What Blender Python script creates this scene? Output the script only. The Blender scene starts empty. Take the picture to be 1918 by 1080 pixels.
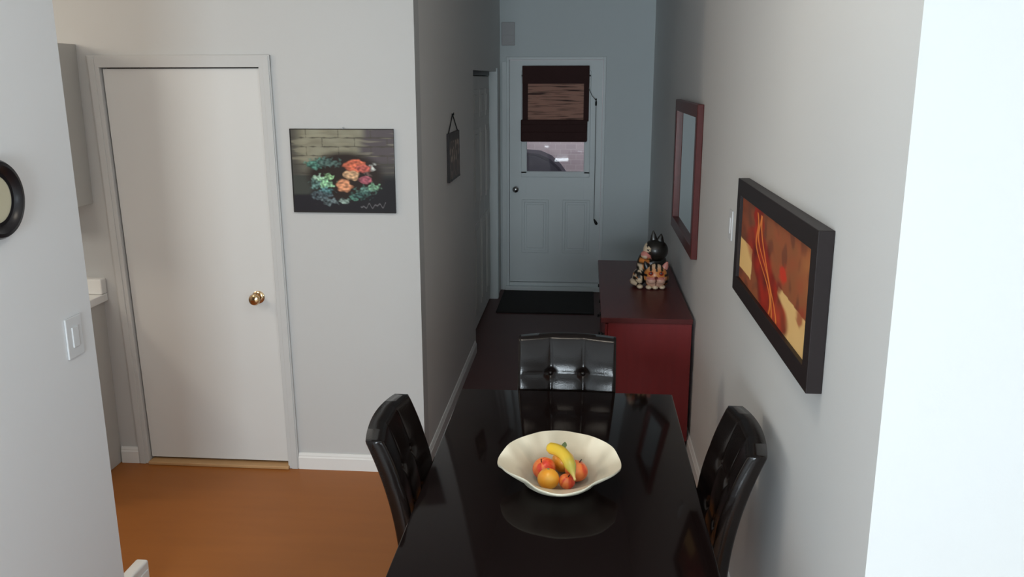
import bpy, bmesh, math, random
from mathutils import Vector, Matrix, noise
random.seed(4)
S = bpy.context.scene
COL = S.collection
PI = math.pi

# ---------------------------------------------------------------- helpers
def lin(c):
    c /= 255.0
    return c/12.92 if c <= .04045 else ((c+.055)/1.055)**2.4
def rgb(r, g, b, gain=1.0):
    return (min(1, lin(r)*gain), min(1, lin(g)*gain), min(1, lin(b)*gain), 1)

def mat(name, col, rough=.5, metal=0, ior=1.45, bump=0, bscale=60, var=0, vscale=4, spec=.5, stretch=(1,1,1), coat=0):
    m = bpy.data.materials.new(name); m.use_nodes = True
    nt = m.node_tree; b = nt.nodes['Principled BSDF']
    b.inputs['Base Color'].default_value = col
    b.inputs['Roughness'].default_value = rough
    b.inputs['Metallic'].default_value = metal
    b.inputs['IOR'].default_value = ior
    b.inputs['Specular IOR Level'].default_value = spec
    b.inputs['Coat Weight'].default_value = coat
    tc = nt.nodes.new('ShaderNodeTexCoord'); mp = nt.nodes.new('ShaderNodeMapping')
    nt.links.new(tc.outputs['Object'], mp.inputs['Vector']); mp.inputs['Scale'].default_value = stretch
    if var:
        n = nt.nodes.new('ShaderNodeTexNoise'); n.inputs['Scale'].default_value = vscale; n.inputs['Detail'].default_value = 5
        nt.links.new(mp.outputs[0], n.inputs['Vector'])
        mx = nt.nodes.new('ShaderNodeMix'); mx.data_type = 'RGBA'
        mx.inputs[6].default_value = tuple(c*(1-var) for c in col[:3])+(1,)
        mx.inputs[7].default_value = tuple(min(1, c*(1+var)) for c in col[:3])+(1,)
        nt.links.new(n.outputs['Fac'], mx.inputs[0]); nt.links.new(mx.outputs[2], b.inputs['Base Color'])
    if bump:
        n2 = nt.nodes.new('ShaderNodeTexNoise'); n2.inputs['Scale'].default_value = bscale; n2.inputs['Detail'].default_value = 4
        nt.links.new(mp.outputs[0], n2.inputs['Vector'])
        bp = nt.nodes.new('ShaderNodeBump'); bp.inputs['Strength'].default_value = bump; bp.inputs['Distance'].default_value = .01
        nt.links.new(n2.outputs['Fac'], bp.inputs['Height']); nt.links.new(bp.outputs[0], b.inputs['Normal'])
    return m

def vmat(name, rough=.5, coat=0, spec=.5):
    m = bpy.data.materials.new(name); m.use_nodes = True
    nt = m.node_tree; b = nt.nodes['Principled BSDF']
    a = nt.nodes.new('ShaderNodeAttribute'); a.attribute_name = 'Col'
    nt.links.new(a.outputs['Color'], b.inputs['Base Color'])
    b.inputs['Roughness'].default_value = rough; b.inputs['Coat Weight'].default_value = coat
    b.inputs['Specular IOR Level'].default_value = spec
    return m

def obj(name, bm, m, parent=None, smooth=None, colfn=None):
    """link a bmesh given in world coordinates (or in the thing's own, when the parent sits at the origin)"""
    if parent is not None:
        off = parent_loc(parent)
        if off.length: bmesh.ops.translate(bm, verts=bm.verts, vec=-off)
    bmesh.ops.recalc_face_normals(bm, faces=bm.faces)
    me = bpy.data.meshes.new(name); bm.to_mesh(me)
    if colfn:
        off = parent_loc(parent) if parent is not None else Vector()
        at = me.color_attributes.new('Col', 'FLOAT_COLOR', 'POINT')
        for i, v in enumerate(me.vertices): at.data[i].color = colfn(v.co+off)
    bm.free()
    if smooth is not None:
        me.polygons.foreach_set('use_smooth', [True]*len(me.polygons))
        me.set_sharp_from_angle(angle=math.radians(smooth))
    o = bpy.data.objects.new(name, me); COL.objects.link(o)
    if isinstance(m, (list, tuple)):
        for k in m: me.materials.append(k)
    else: me.materials.append(m)
    if parent is not None: o.parent = parent
    return o
def parent_loc(p):
    v = Vector()
    while p is not None: v = v+p.location; p = p.parent
    return v
def tag(o, label, cat, group=None, kind=None):
    o['label'] = label; o['category'] = cat
    if group: o['group'] = group
    if kind: o['kind'] = kind
    return o
def thing(name, loc, label, cat, group=None, kind=None):
    o = bpy.data.objects.new(name, None); COL.objects.link(o); o.location = loc; o.empty_display_size = .1
    return tag(o, label, cat, group, kind)

def B(): return bmesh.new()
def merge(bm, t):
    me = bpy.data.meshes.new('tmp'); t.to_mesh(me); t.free(); bm.from_mesh(me); bpy.data.meshes.remove(me); return bm
def box(bm, x0, x1, y0, y1, z0, z1, bev=0, seg=2):
    t = bmesh.new(); bmesh.ops.create_cube(t, size=1)
    for v in t.verts:
        v.co = Vector((x0+(v.co.x+.5)*(x1-x0), y0+(v.co.y+.5)*(y1-y0), z0+(v.co.z+.5)*(z1-z0)))
    if bev: bmesh.ops.bevel(t, geom=t.edges, offset=bev, segments=seg, profile=.5, affect='EDGES')
    return merge(bm, t)
def bx(*a, **k): return box(B(), *a, **k)
def tube(bm, pts, r, seg=10, caps=True):
    pts = [Vector(p) for p in pts]; rs = r if isinstance(r, (list, tuple)) else [r]*len(pts)
    rings = []; up = Vector((.123, .31, .94)).normalized()
    for i, p in enumerate(pts):
        d = (pts[min(i+1, len(pts)-1)]-pts[max(i-1, 0)]).normalized()
        a = d.cross(up)
        if a.length < .05: a = d.cross(Vector((1, 0, 0)))
        a.normalize(); b = d.cross(a)
        rings.append([bm.verts.new(p+(a*math.cos(2*PI*k/seg)+b*math.sin(2*PI*k/seg))*rs[i]) for k in range(seg)])
    for i in range(len(rings)-1):
        for k in range(seg):
            bm.faces.new((rings[i][k], rings[i][(k+1) % seg], rings[i+1][(k+1) % seg], rings[i+1][k]))
    if caps: bm.faces.new(rings[0]); bm.faces.new(rings[-1])
    return bm
def lathe(bm, prof, c=(0,0,0), seg=32, axis='Z'):
    """prof: (radius, height) pairs turned about an axis through c"""
    c = Vector(c); rings = []
    def P(r, h, a):
        if axis == 'Z': return c+Vector((r*math.cos(a), r*math.sin(a), h))
        if axis == 'Y': return c+Vector((r*math.cos(a), h, r*math.sin(a)))
        return c+Vector((h, r*math.cos(a), r*math.sin(a)))
    for r, h in prof:
        if r < 1e-6: rings.append([bm.verts.new(P(0, h, 0))])
        else: rings.append([bm.verts.new(P(r, h, 2*PI*k/seg)) for k in range(seg)])
    for A, C in zip(rings, rings[1:]):
        for k in range(seg):
            k2 = (k+1) % seg
            if len(A) == 1 and len(C) == 1: continue
            if len(A) == 1: bm.faces.new((A[0], C[k], C[k2]))
            elif len(C) == 1: bm.faces.new((A[k], A[k2], C[0]))
            else: bm.faces.new((A[k], A[k2], C[k2], C[k]))
    return bm
def ball(bm, c, r, sub=(24, 16), rot=None):
    t = bmesh.new(); bmesh.ops.create_uvsphere(t, u_segments=sub[0], v_segments=sub[1], radius=1)
    r = r if isinstance(r, (list, tuple)) else (r, r, r)
    bmesh.ops.scale(t, vec=r, verts=t.verts)
    if rot: bmesh.ops.rotate(t, cent=(0,0,0), matrix=rot, verts=t.verts)
    bmesh.ops.translate(t, vec=c, verts=t.verts)
    return merge(bm, t)
def slab(corners_fn, nu, nv):
    """a picture's front sheet as a dense grid; corners_fn(u, v) -> point"""
    bm = B(); g = [[bm.verts.new(corners_fn(i/nu, j/nv)) for i in range(nu+1)] for j in range(nv+1)]
    for j in range(nv):
        for i in range(nu): bm.faces.new((g[j][i], g[j][i+1], g[j+1][i+1], g[j+1][i]))
    return bm
def sm(a, b, x):
    t = max(0, min(1, (x-a)/(b-a))); return t*t*(3-2*t)
def mixc(a, b, t): return tuple(a[i]*(1-t)+b[i]*t for i in range(3))+(1,)
def nz(x, y, z=0): return noise.noise(Vector((x, y, z)))

# ---------------------------------------------------------------- materials
M = {}
M['wall'] = mat('warm_white_paint', (.715, .72, .71, 1), .6, bump=.03, bscale=180)
M['taupe'] = mat('taupe_paint', (.36, .34, .32, 1), .7)
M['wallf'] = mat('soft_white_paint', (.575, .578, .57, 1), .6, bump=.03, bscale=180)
M['wall_cool'] = mat('cool_white_paint', (.76, .77, .78, 1), .6, bump=.03, bscale=180)
M['far'] = mat('blue_lit_white_paint', (.72, .785, .80, 1), .6, bump=.03, bscale=180)  # white wall; bluish light is tinted into its base colour
M['hallw'] = mat('greige_paint', (.72, .71, .69, 1), .65, bump=.03, bscale=180)
M['ceil'] = mat('ceiling_paint', (.8, .8, .79, 1), .8)
M['trim'] = mat('white_trim_paint', (.82, .82, .80, 1), .35)
M['door'] = mat('white_door_paint', (.70, .70, .685, 1), .4)
M['fdoor'] = mat('white_steel_door_paint', (.76, .82, .83, 1), .38)
M['white'] = mat('white_plastic', (.8, .8, .78, 1), .3)
M['grey_white'] = mat('grey_plastic', (.55, .55, .56, 1), .5, spec=.2)
M['plate'] = mat('pale_grey_plate', (.66, .67, .68, 1), .5, spec=.25)
M['cab'] = mat('shaded_white_laminate', (.52, .51, .48, 1), .45)  # white cabinets with their shade darkened into the colour
M['floor'] = mat('orange_brown_laminate', rgb(158, 96, 42), .42, var=.10, vscale=2.5, stretch=(1, 6, 1), spec=.3)
M['carpet'] = mat('pale_bounce_floor', (.60, .59, .57, 1), .9, bump=.3, bscale=300)  # made-up finish for the unseen floor, pale to bounce light onto lower walls
M['hfloor'] = mat('dark_brown_tile', rgb(92, 64, 62), .45, spec=.25, var=.08, vscale=3)
M['thresh'] = mat('pale_wood', rgb(190, 150, 105), .5, var=.1, vscale=20)
M['black_gloss'] = mat('black_lacquered_wood', rgb(23, 15, 14), .07, var=.15, vscale=3, stretch=(8, 1, 8), spec=.12)
M['leather'] = mat('dark_brown_leather', rgb(22, 16, 14), .14, bump=.05, bscale=240, spec=.42)
M['legwood'] = mat('black_wood', rgb(26, 20, 19), .35)
M['bowl'] = vmat('cream_frosted_glass', .35)
M['foot'] = mat('dark_bowl_foot', rgb(70, 62, 55), .35)
M['mahog'] = mat('mahogany_veneer', rgb(122, 36, 38), .35, var=.18, vscale=6, stretch=(6, 6, .7))
M['mahog_top'] = mat('mahogany_top', rgb(92, 44, 44), .35, spec=.2, var=.18, vscale=6, stretch=(6, .7, 6))
M['mirframe'] = mat('reddish_brown_wood', rgb(90, 38, 36), .35, spec=.3, var=.3, vscale=8, stretch=(3, 1, 3))
M['blackframe'] = mat('black_brown_frame', rgb(38, 31, 31), .45, spec=.25)
M['brass'] = mat('polished_brass', (.62, .43, .24, 1), .16, metal=1)
M['nickel'] = mat('dull_steel', (.40, .40, .40, 1), .25, metal=1)
M['darkmetal'] = mat('dark_metal', (.02, .02, .02, 1), .4, metal=.5)
M['mat'] = mat('black_rubber_mat', rgb(30, 25, 22), .8, bump=.4, bscale=300)
M['dkblind'] = mat('dark_brown_fabric', rgb(62, 35, 33), .8, bump=.2, bscale=200)
M['cord'] = mat('grey_cord', rgb(90, 92, 92), .7)
M['clockrim'] = mat('black_plastic_rim', rgb(24, 22, 25), .3)
M['clockface'] = mat('cream_paper', rgb(196, 190, 165), .6)
M['mirror'] = mat('mirror_silver', (.86, .90, .88, 1), .01, metal=1)
M['soil'] = mat('dark_grey_cover', rgb(80, 76, 84), .95, spec=.1, bump=.2, bscale=8)
M['paint_art'] = vmat('printed_picture', .45, spec=.2)
M['plaque'] = vmat('carved_wood', .5)
M['glazed'] = vmat('glazed_wood', .35, coat=.1)
M['fruitskin'] = vmat('fruit_skin', .32)

# bamboo: thin horizontal reeds, slightly see-through when lit from behind
def bamboo():
    m = bpy.data.materials.new('bamboo_reeds'); m.use_nodes = True; nt = m.node_tree
    b = nt.nodes['Principled BSDF']; out = nt.nodes['Material Output']
    tc = nt.nodes.new('ShaderNodeTexCoord'); mp = nt.nodes.new('ShaderNodeMapping'); mp.inputs['Scale'].default_value = (3.5, 1, 75)
    n = nt.nodes.new('ShaderNodeTexNoise'); n.inputs['Scale'].default_value = 1; n.inputs['Detail'].default_value = 3
    cr = nt.nodes.new('ShaderNodeValToRGB')
    cr.color_ramp.elements[0].position = .34; cr.color_ramp.elements[0].color = rgb(78, 46, 38)
    cr.color_ramp.elements[1].position = .5; cr.color_ramp.elements[1].color = rgb(214, 168, 148)
    nt.links.new(tc.outputs['Object'], mp.inputs[0]); nt.links.new(mp.outputs[0], n.inputs['Vector']); nt.links.new(n.outputs['Fac'], cr.inputs[0])
    tr = nt.nodes.new('ShaderNodeBsdfTranslucent'); mx = nt.nodes.new('ShaderNodeMixShader'); mx.inputs[0].default_value = .4
    nt.links.new(cr.outputs[0], b.inputs['Base Color']); nt.links.new(cr.outputs[0], tr.inputs[0]); b.inputs['Roughness'].default_value = .6
    nt.links.new(b.outputs[0], mx.inputs[1]); nt.links.new(tr.outputs[0], mx.inputs[2]); nt.links.new(mx.outputs[0], out.inputs['Surface'])
    return m
M['bamboo'] = bamboo()
def pane_glass():
    m = bpy.data.materials.new('clear_pane'); m.use_nodes = True; nt = m.node_tree
    out = nt.nodes['Material Output']; nt.nodes.remove(nt.nodes['Principled BSDF'])
    t = nt.nodes.new('ShaderNodeBsdfTransparent'); g = nt.nodes.new('ShaderNodeBsdfGlossy'); g.inputs['Roughness'].default_value = .02
    fr = nt.nodes.new('ShaderNodeFresnel'); fr.inputs['IOR'].default_value = 1.45
    mx = nt.nodes.new('ShaderNodeMixShader'); nt.links.new(fr.outputs[0], mx.inputs[0]); nt.links.new(t.outputs[0], mx.inputs[1]); nt.links.new(g.outputs[0], mx.inputs[2])
    nt.links.new(mx.outputs[0], out.inputs['Surface']); return m
M['pane'] = pane_glass()
def brick():
    m = bpy.data.materials.new('pale_pink_brick'); m.use_nodes = True; nt = m.node_tree; b = nt.nodes['Principled BSDF']
    tc = nt.nodes.new('ShaderNodeTexCoord'); mp = nt.nodes.new('ShaderNodeMapping'); mp.inputs['Rotation'].default_value = (PI/2, 0, 0)
    k = nt.nodes.new('ShaderNodeTexBrick'); k.inputs['Scale'].default_value = 4.2
    k.inputs['Color1'].default_value = rgb(206, 186, 188); k.inputs['Color2'].default_value = rgb(196, 176, 180); k.inputs['Mortar'].default_value = rgb(214, 200, 200)
    k.inputs['Mortar Size'].default_value = .015
    nt.links.new(tc.outputs['Object'], mp.inputs[0]); nt.links.new(mp.outputs[0], k.inputs['Vector']); nt.links.new(k.outputs['Color'], b.inputs['Base Color'])
    b.inputs['Roughness'].default_value = .9; return m
M['brick'] = brick()

# ---------------------------------------------------------------- setting
XR, XH, YD, YF, HC = .59, -.80, 4.14, 8.20, 2.95
XL, YL = -1.60, 2.645          # face and far end of the near left wall
YC = 1.68                      # corner where the right wall turns towards the viewer
def struct(name, bm, m, label, cat, smooth=None, parent=None):
    o = obj(name, bm, m, parent, smooth)
    return tag(o, label, cat, kind='structure') if parent is None else o
struct('floor_back', bx(-4.1, 2.7, -2.4, .6, -.1, 0), M['carpet'], 'unseen floor under and behind the viewer made pale for bounce light', 'floor')
struct('floor', bx(-4.1, 2.7, .6, YD, -.1, 0), M['floor'], 'smooth orange brown floor in front of the white door', 'floor')
struct('floor_hall', bx(XH-.25, XR+.16, YD, YF+.12, -.1, 0), M['hfloor'], 'dark brown floor of the narrow hallway', 'floor')
struct('ceiling', bx(-4.2, 2.8, -2.5, YF+.12, HC, HC+.1), M['ceil'], 'plain white ceiling above the room and hall', 'ceiling')

DL, DR, DT = -2.325, -1.540, 2.035          # opening of the left door, sheared below to line up in the camera view
def shear_door(bm, only_opening=False):
    for v in bm.verts:
        if only_opening and min(abs(v.co.x-DL), abs(v.co.x-DR)) > 1e-4: continue
        v.co.x += (.010+.014*max(0, min(1, (DR-v.co.x)/(DR-DL))))*(DT-v.co.z)
    return bm
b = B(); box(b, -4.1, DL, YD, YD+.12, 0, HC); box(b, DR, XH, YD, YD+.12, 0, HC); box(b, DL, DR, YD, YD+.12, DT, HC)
shear_door(b, True)
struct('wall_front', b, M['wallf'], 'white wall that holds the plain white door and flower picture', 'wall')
CY0, CY1, CZ = 6.26, 7.84, 2.04             # closet opening
b = B(); box(b, XH-.25, XH, YD+.12, CY0, 0, HC); box(b, XH-.25, XH, CY0, CY1, CZ, HC); box(b, XH-.25, XH, CY1, YF, 0, HC)
box(b, XH-.25, XH-.12, CY0, CY1, 0, CZ)
struct('wall_hall', b, M['hallw'], 'shaded grey left wall of the hallway with hanging plaque', 'wall')
FDL, FDR, FDT = -.742, .165, 2.172          # opening of the far door
b = B(); box(b, XH-.25, FDL, YF, YF+.12, 0, HC); box(b, FDR, XR+.16, YF, YF+.12, 0, HC); box(b, FDL, FDR, YF, YF+.12, FDT, HC)
struct('wall_far', b, M['far'], 'white end wall tinted with bluish light around the outside door', 'wall')
struct('wall_right', bx(XR, XR+.16, YC+.12, YF, 0, HC), M['wall'], 'long right wall with mirror and orange painting', 'wall')
struct('wall_corner', bx(XR, 2.7, YC, YC+.12, 0, HC), M['wall'], 'bright white wall at the right edge facing the viewer', 'wall')
b = bx(XL-.11, XL, -2.4, YL, 0, HC)
for v in b.verts:
    if v.co.y > 0: v.co.y = 2.655-.014*v.co.z      # wall end slanted by height to fit its edge in the camera view
struct('wall_left', b, M['wall_cool'], 'near left wall with the round clock and light switch', 'wall')
struct('wall_kitchen', bx(-4.2, -4.1, -2.4, YD+.12, 0, HC), M['wall'], 'far left wall of the kitchen side', 'wall')
WZ0, WZ1 = 1.15, 2.55   # heights of the side window added to light the left wall
def ring_x(x0, x1, y0, y1, z0, z1, w):
    b = B(); box(b, x0, x1, y0, y0+w, z0, z1); box(b, x0, x1, y1-w, y1, z0, z1); box(b, x0, x1, y0+w, y1-w, z0, z0+w); box(b, x0, x1, y0+w, y1-w, z1-w, z1); return b
SY0, SY1 = -2.2, -.8
b = B(); box(b, 2.7, 2.8, -2.4, SY0, 0, HC); box(b, 2.7, 2.8, SY1, YC+.12, 0, HC); box(b, 2.7, 2.8, SY0, SY1, 0, WZ0); box(b, 2.7, 2.8, SY0, SY1, WZ1, HC)
struct('wall_side', b, M['wall'], 'side wall to the right of the viewer', 'wall')
WINS = ((-1.20, .10),)
WB0, WB1 = .80, 1.95
b = B(); xs = [-4.2]+[q for w_ in WINS for q in w_]+[2.8]
for k in range(0, len(xs), 2): box(b, xs[k], xs[k+1], -2.5, -2.4, 0, HC)
for a0, a1 in WINS: box(b, a0, a1, -2.5, -2.4, 0, WB0); box(b, a0, a1, -2.5, -2.4, WB1, HC)
struct('wall_back', b, M['taupe'], 'wall behind the viewer with a daylight window', 'wall')
t = .05
struct('added_side_window', ring_x(2.72, 2.78, SY0, SY1, WZ0, WZ1, t), M['trim'], 'white window frame added in the unseen side wall for fill light', 'window')
for k, (a0, a1) in enumerate(WINS):
    b = B(); box(b, a0, a0+t, -2.48, -2.42, WB0, WB1); box(b, a1-t, a1, -2.48, -2.42, WB0, WB1)
    box(b, a0+t, a1-t, -2.48, -2.42, WB0, WB0+t); box(b, a0+t, a1-t, -2.48, -2.42, WB1-t, WB1)
    struct('window_1', b, M['trim'], 'white window frame in the wall behind the viewer', 'window')

# baseboards: flat board with a small rounded top bead
def baseboard(bm, p, q, n, h=.088):
    p, q, n = Vector(p), Vector(q), Vector(n)
    prof = [(0, 0), (.014, 0), (.014, h*.72), (.010, h*.8), (.010, h*.86), (.005, h), (0, h)]
    r0 = [bm.verts.new(p+n*(a+.0005)+Vector((0, 0, z))) for a, z in prof]; r1 = [bm.verts.new(q+n*(a+.0005)+Vector((0, 0, z))) for a, z in prof]
    k = len(prof)
    for i in range(k): bm.faces.new((r0[i], r0[(i+1) % k], r1[(i+1) % k], r1[i]))
    bm.faces.new(r0); bm.faces.new(r1); return bm
b = baseboard(B(), (DR+.055+.0205, YD, 0), (XH+.0, YD, 0), (0, -1, 0)); baseboard(b, (-2.427, YD, 0), (DL-.055+.0485, YD, 0), (0, -1, 0))
struct('baseboard_front', b, M['trim'], 'white baseboard beside the plain white door', 'baseboard')
struct('baseboard_hall', baseboard(B(), (XH, YD-.014, 0), (XH, CY0-.06, 0), (1, 0, 0)), M['trim'], 'white baseboard along the shaded left hallway wall', 'baseboard')
struct('baseboard_right', baseboard(B(), (XR, YC, 0), (XR, YF, 0), (-1, 0, 0)), M['trim'], 'white baseboard along the long right wall', 'baseboard')

# casing of the left door
b = B(); cw = .055
box(b, DR-.002, DR+cw, YD-.014, YD-.0005, 0, DT+cw, .003); box(b, DL-cw, DL+.002, YD-.014, YD-.0005, 0, DT+cw, .003)
box(b, DL-cw, DR+cw, YD-.0145, YD-.0005, DT-.002, DT+cw, .003)
box(b, DR+.018, DR+cw-.006, YD-.018, YD-.012, .0, DT+cw-.006, .002); box(b, DL-cw+.006, DL-.018, YD-.018, YD-.012, 0, DT+cw-.006, .002)
shear_door(b)
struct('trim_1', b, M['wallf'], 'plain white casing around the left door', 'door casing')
b = B()  # black board stands in for shade in the door gap and blocks sky light
box(b, DL+.001, DR-.001, YD+.062, YD+.118, 0.0005, DT-.001)
shear_door(b)
struct('dark_backing', b, M['legwood'], 'black board added behind the plain white door to darken its gap', 'backing board')
struct('trim_3', bx(DL+.05, DR+.026, YD-.03, YD+.055, .0005, .018, .004), M['thresh'], 'pale wooden threshold strip below the plain white door', 'threshold')
d1 = thing('door_1', (DL+.005, YD+.02, .028), 'plain white flush door with brass knob beside the flower picture', 'door', kind='structure')
obj('door_leaf', shear_door(bx(DL+.005, DR-.006, YD+.012, YD+.05, .030, DT-.006, .0015)), M['door'], d1)
kx, kz = -1.628, .915
b = lathe(B(), [(0, .012), (.032, .012), (.032, .006), (.026, .002), (.014, .0), (.012, -.022), (.02, -.028), (.028, -.038), (.029, -.048), (.024, -.058), (.012, -.063), (0, -.064)], (kx, YD, kz), 28, 'Y')
obj('door_knob', b, M['brass'], d1, 40)

# closet: four folding leaves with raised panels under a dark track
d3 = thing('door_3', (XH-.06, CY0, 0), 'white folding closet doors in the shaded left hallway wall', 'closet door', kind='structure')
n = 4; w = (CY1-CY0)/n
for i in range(n):
    y0, y1 = CY0+i*w+.003, CY0+(i+1)*w-.003
    b = bx(XH-.095, XH-.062, y0, y1, .015, CZ-.04, .003)
    for z0, z1 in ((.14, .86), (1.0, 1.6), (1.68, 1.9)):
        # a bead round the panel and a raised field
        box(b, XH-.064, XH-.056, y0+.07, y1-.07, z0, z1, .004); box(b, XH-.060, XH-.051, y0+.105, y1-.105, z0+.04, z1-.04, .006)
    obj('door_leaf', b, M['hallw'], d3)
obj('track', bx(XH-.10, XH-.058, CY0+.002, CY1-.002, CZ-.034, CZ-.001), M['darkmetal'], d3)
b = B(); box(b, XH-.055, XH+.008, CY1-.012, CY1+.06, 0, CZ+.0, .003)
b = bx(XH+.0005, XH+.012, CY1-.004, CY1+.07, 0, CZ+.03, .003); box(b, XH-.119, XH+.003, CY1-.012, CY1-.0005, 0.0005, CZ-.001)
struct('trim_4', b, M['fdoor'], 'pale casing at the far end of the closet doors', 'door casing')

# outside door at the end of the hall
b = B(); jy0, jy1 = YF-.006, YF+.11
box(b, FDL+.001, FDL+.026, jy0, jy1, .0, FDT-.001, .002); box(b, FDR-.026, FDR-.001, jy0, jy1, 0, FDT-.001, .002); box(b, FDL+.026, FDR-.026, jy0, jy1, FDT-.026, FDT-.001, .002)
box(b, XH+.02, FDL+.004, YF-.012, YF-.0005, 0, FDT-.04, .003)
struct('trim_5', b, M['fdoor'], 'pale frame around the outside door at the hall end', 'door frame')
b = bx(FDL-.01, FDR-.0, YF-.05, YF+.10, .0005, .045, .006); box(b, FDL+.027, FDR-.027, YF-.012, YF+.05, .045, .078, .004)
struct('trim_6', b, M['fdoor'], 'pale sill under the outside door at the hall end', 'door sill')
d2 = thing('door_2', (FDL+.03, YF+.02, .08), 'pale panelled outside door with window at the hall end', 'door', kind='structure')
lx0, lx1, lz0, lz1 = FDL+.029, FDR-.029, .083, FDT-.029
gx0, gx1, gz0, gz1 = -.556, -.018, 1.135, 2.0
ly0, ly1 = YF+.008, YF+.050
b = B(); box(b, lx0, gx0, ly0, ly1, lz0, lz1, .001); box(b, gx1, lx1, ly0, ly1, lz0, lz1, .001); box(b, gx0, gx1, ly0, ly1, lz0, gz0); box(b, gx0, gx1, ly0, ly1, gz1, lz1)
obj('door_leaf', b, M['fdoor'], d2)
def rim_frame(b, x0, x1, z0, z1, w, y0, y1, bev=.003):
    box(b, x0, x1, y0, y1, z0, z0+w, bev); box(b, x0, x1, y0, y1, z1-w, z1, bev); box(b, x0, x0+w, y0, y1, z0+w*.6, z1-w*.6, bev); box(b, x1-w, x1, y0, y1, z0+w*.6, z1-w*.6, bev); return b
obj('window_frame', rim_frame(B(), gx0-.05, gx1+.05, gz0-.05, gz1+.05, .055, ly0-.014, ly0+.001, .005), M['fdoor'], d2)
obj('window_pane', bx(gx0-.004, gx1+.004, ly0+.018, ly0+.024, gz0-.004, gz1+.004), M['pane'], d2)
for x0, x1 in ((-.60, -.345), (-.215, .04)):
    b = rim_frame(B(), x0, x1, .365, .875, .028, ly0-.009, ly0+.001, .006); box(b, x0+.045, x1-.045, ly0-.006, ly0+.001, .41, .83, .005)
    obj('panel', b, M['fdoor'], d2)
b = lathe(B(), [(0, .008), (.034, .008), (.034, .002), (.014, -.002), (.012, -.026), (.022, -.032), (.029, -.045), (.027, -.058), (.016, -.066), (0, -.068)], (-.654, ly0, .972), 24, 'Y')
obj('door_knob', b, M['nickel'], d2, 40)

# outside the door: brick wall and a dark rounded cover
struct('wall_outside', bx(-3, 3, 10.2, 10.4, -.2, 3.4), M['brick'], 'pale pink brick wall outside seen through the door window', 'wall')
struct('ground', bx(-3, 3, YF+.12, 10.2, -.2, -.1), M['soil'], 'grey paving outside the hall door', 'ground')
t = thing('barbecue_cover', (-.66, 9.5, -.1), 'dark grey rounded cover outside seen through the door window', 'barbecue cover')
b = B(); prof = [(-.46, 0), (-.46, .9), (-.44, 1.08), (-.36, 1.2), (-.22, 1.292), (0, 1.325), (.16, 1.312), (.28, 1.26), (.38, 1.17), (.46, 1.06), (.50, .9), (.50, 0)]
fr = [b.verts.new((-.66+x, 9.25, z-.1)) for x, z in prof]; bk = [b.verts.new((-.66+x, 9.75, z-.1)) for x, z in prof]
for i in range(len(prof)-1): b.faces.new((fr[i], fr[i+1], bk[i+1], bk[i]))
b.faces.new(fr); b.faces.new(bk); bmesh.ops.bevel(b, geom=[e for e in b.edges if abs(e.verts[0].co.y-e.verts[1].co.y) < .01], offset=.03, segments=2, affect='EDGES')
obj('cover', b, M['soil'], t, 40)

# ---------------------------------------------------------------- far end of the hall
bl = thing('window_blind', (-.29, YF-.02, 1.41), 'dark bamboo roman blind half lowered over the outside door window', 'blind')
by = YF-.012
obj('valance', bx(-.592, .014, by-.045, by-.003, 1.935, 2.092, .004), M['dkblind'], bl)
obj('bamboo_panel', bx(-.545, -.028, by-.022, by-.012, 1.60, 1.94), M['bamboo'], bl)
obj('side_border', bx(-.592, -.541, by-.026, by-.009, 1.60, 1.94, .002), M['dkblind'], bl)
obj('side_border', bx(-.033, .014, by-.026, by-.009, 1.60, 1.94, .002), M['dkblind'], bl)
b = B(); box(b, -.606, .003, by-.05, by-.010, 1.415, 1.615, .012, 3); box(b, -.604, .001, by-.056, by-.03, 1.50, 1.575, .008)
obj('bottom_fold', b, M['dkblind'], bl)
hk = Vector((.078, by-.02, 1.775))
b = tube(B(), [(.008, by-.03, 1.90), (.04, by-.03, 1.83), hk+Vector((0, -.008, .01))], .0025, 6)
tube(b, [hk, hk+Vector((.002, -.002, -.5)), (.080, by-.008, .70)], .0025, 6)
obj('pull_cord', b, M['cord'], bl, 60)
b = lathe(B(), [(0, .0), (.006, -.002), (.012, -.03), (.014, -.05), (.008, -.06), (0, -.062)], (.080, by-.012, .70), 12)
bmesh.ops.rotate(b, cent=(.080, by-.012, .70), matrix=Matrix.Rotation(-.5, 3, 'Y'), verts=b.verts)
obj('tassel', b, M['darkmetal'], bl, 60)
c = thing('cord_cleat', hk, 'small dark metal cord hook on the outside door beside the blind', 'hook')
obj('hook', tube(B(), [hk+Vector((0, .024, .02)), hk+Vector((0, -.004, .022)), hk+Vector((0, -.012, .0)), hk+Vector((0, -.012, -.02)), hk+Vector((0, .0, -.03)), hk+Vector((0, .024, -.03))], .008, 8), M['darkmetal'], c, 60)
c = thing('door_chime', (-.722, YF, 2.37), 'small grey box high on the end wall left of the outside door', 'door chime')
obj('cover', bx(-.782, -.662, YF-.03, YF+.001, 2.272, 2.472, .005), M['grey_white'], c)
obj('grille', bx(-.77, -.674, YF-.033, YF-.028, 2.30, 2.36, .002), M['grey_white'], c)
tag(obj('floor_mat', bx(-.76, .09, 7.33, 8.13, .0005, .012, .004), M['mat']), 'black doormat in front of the outside door', 'mat')

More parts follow.
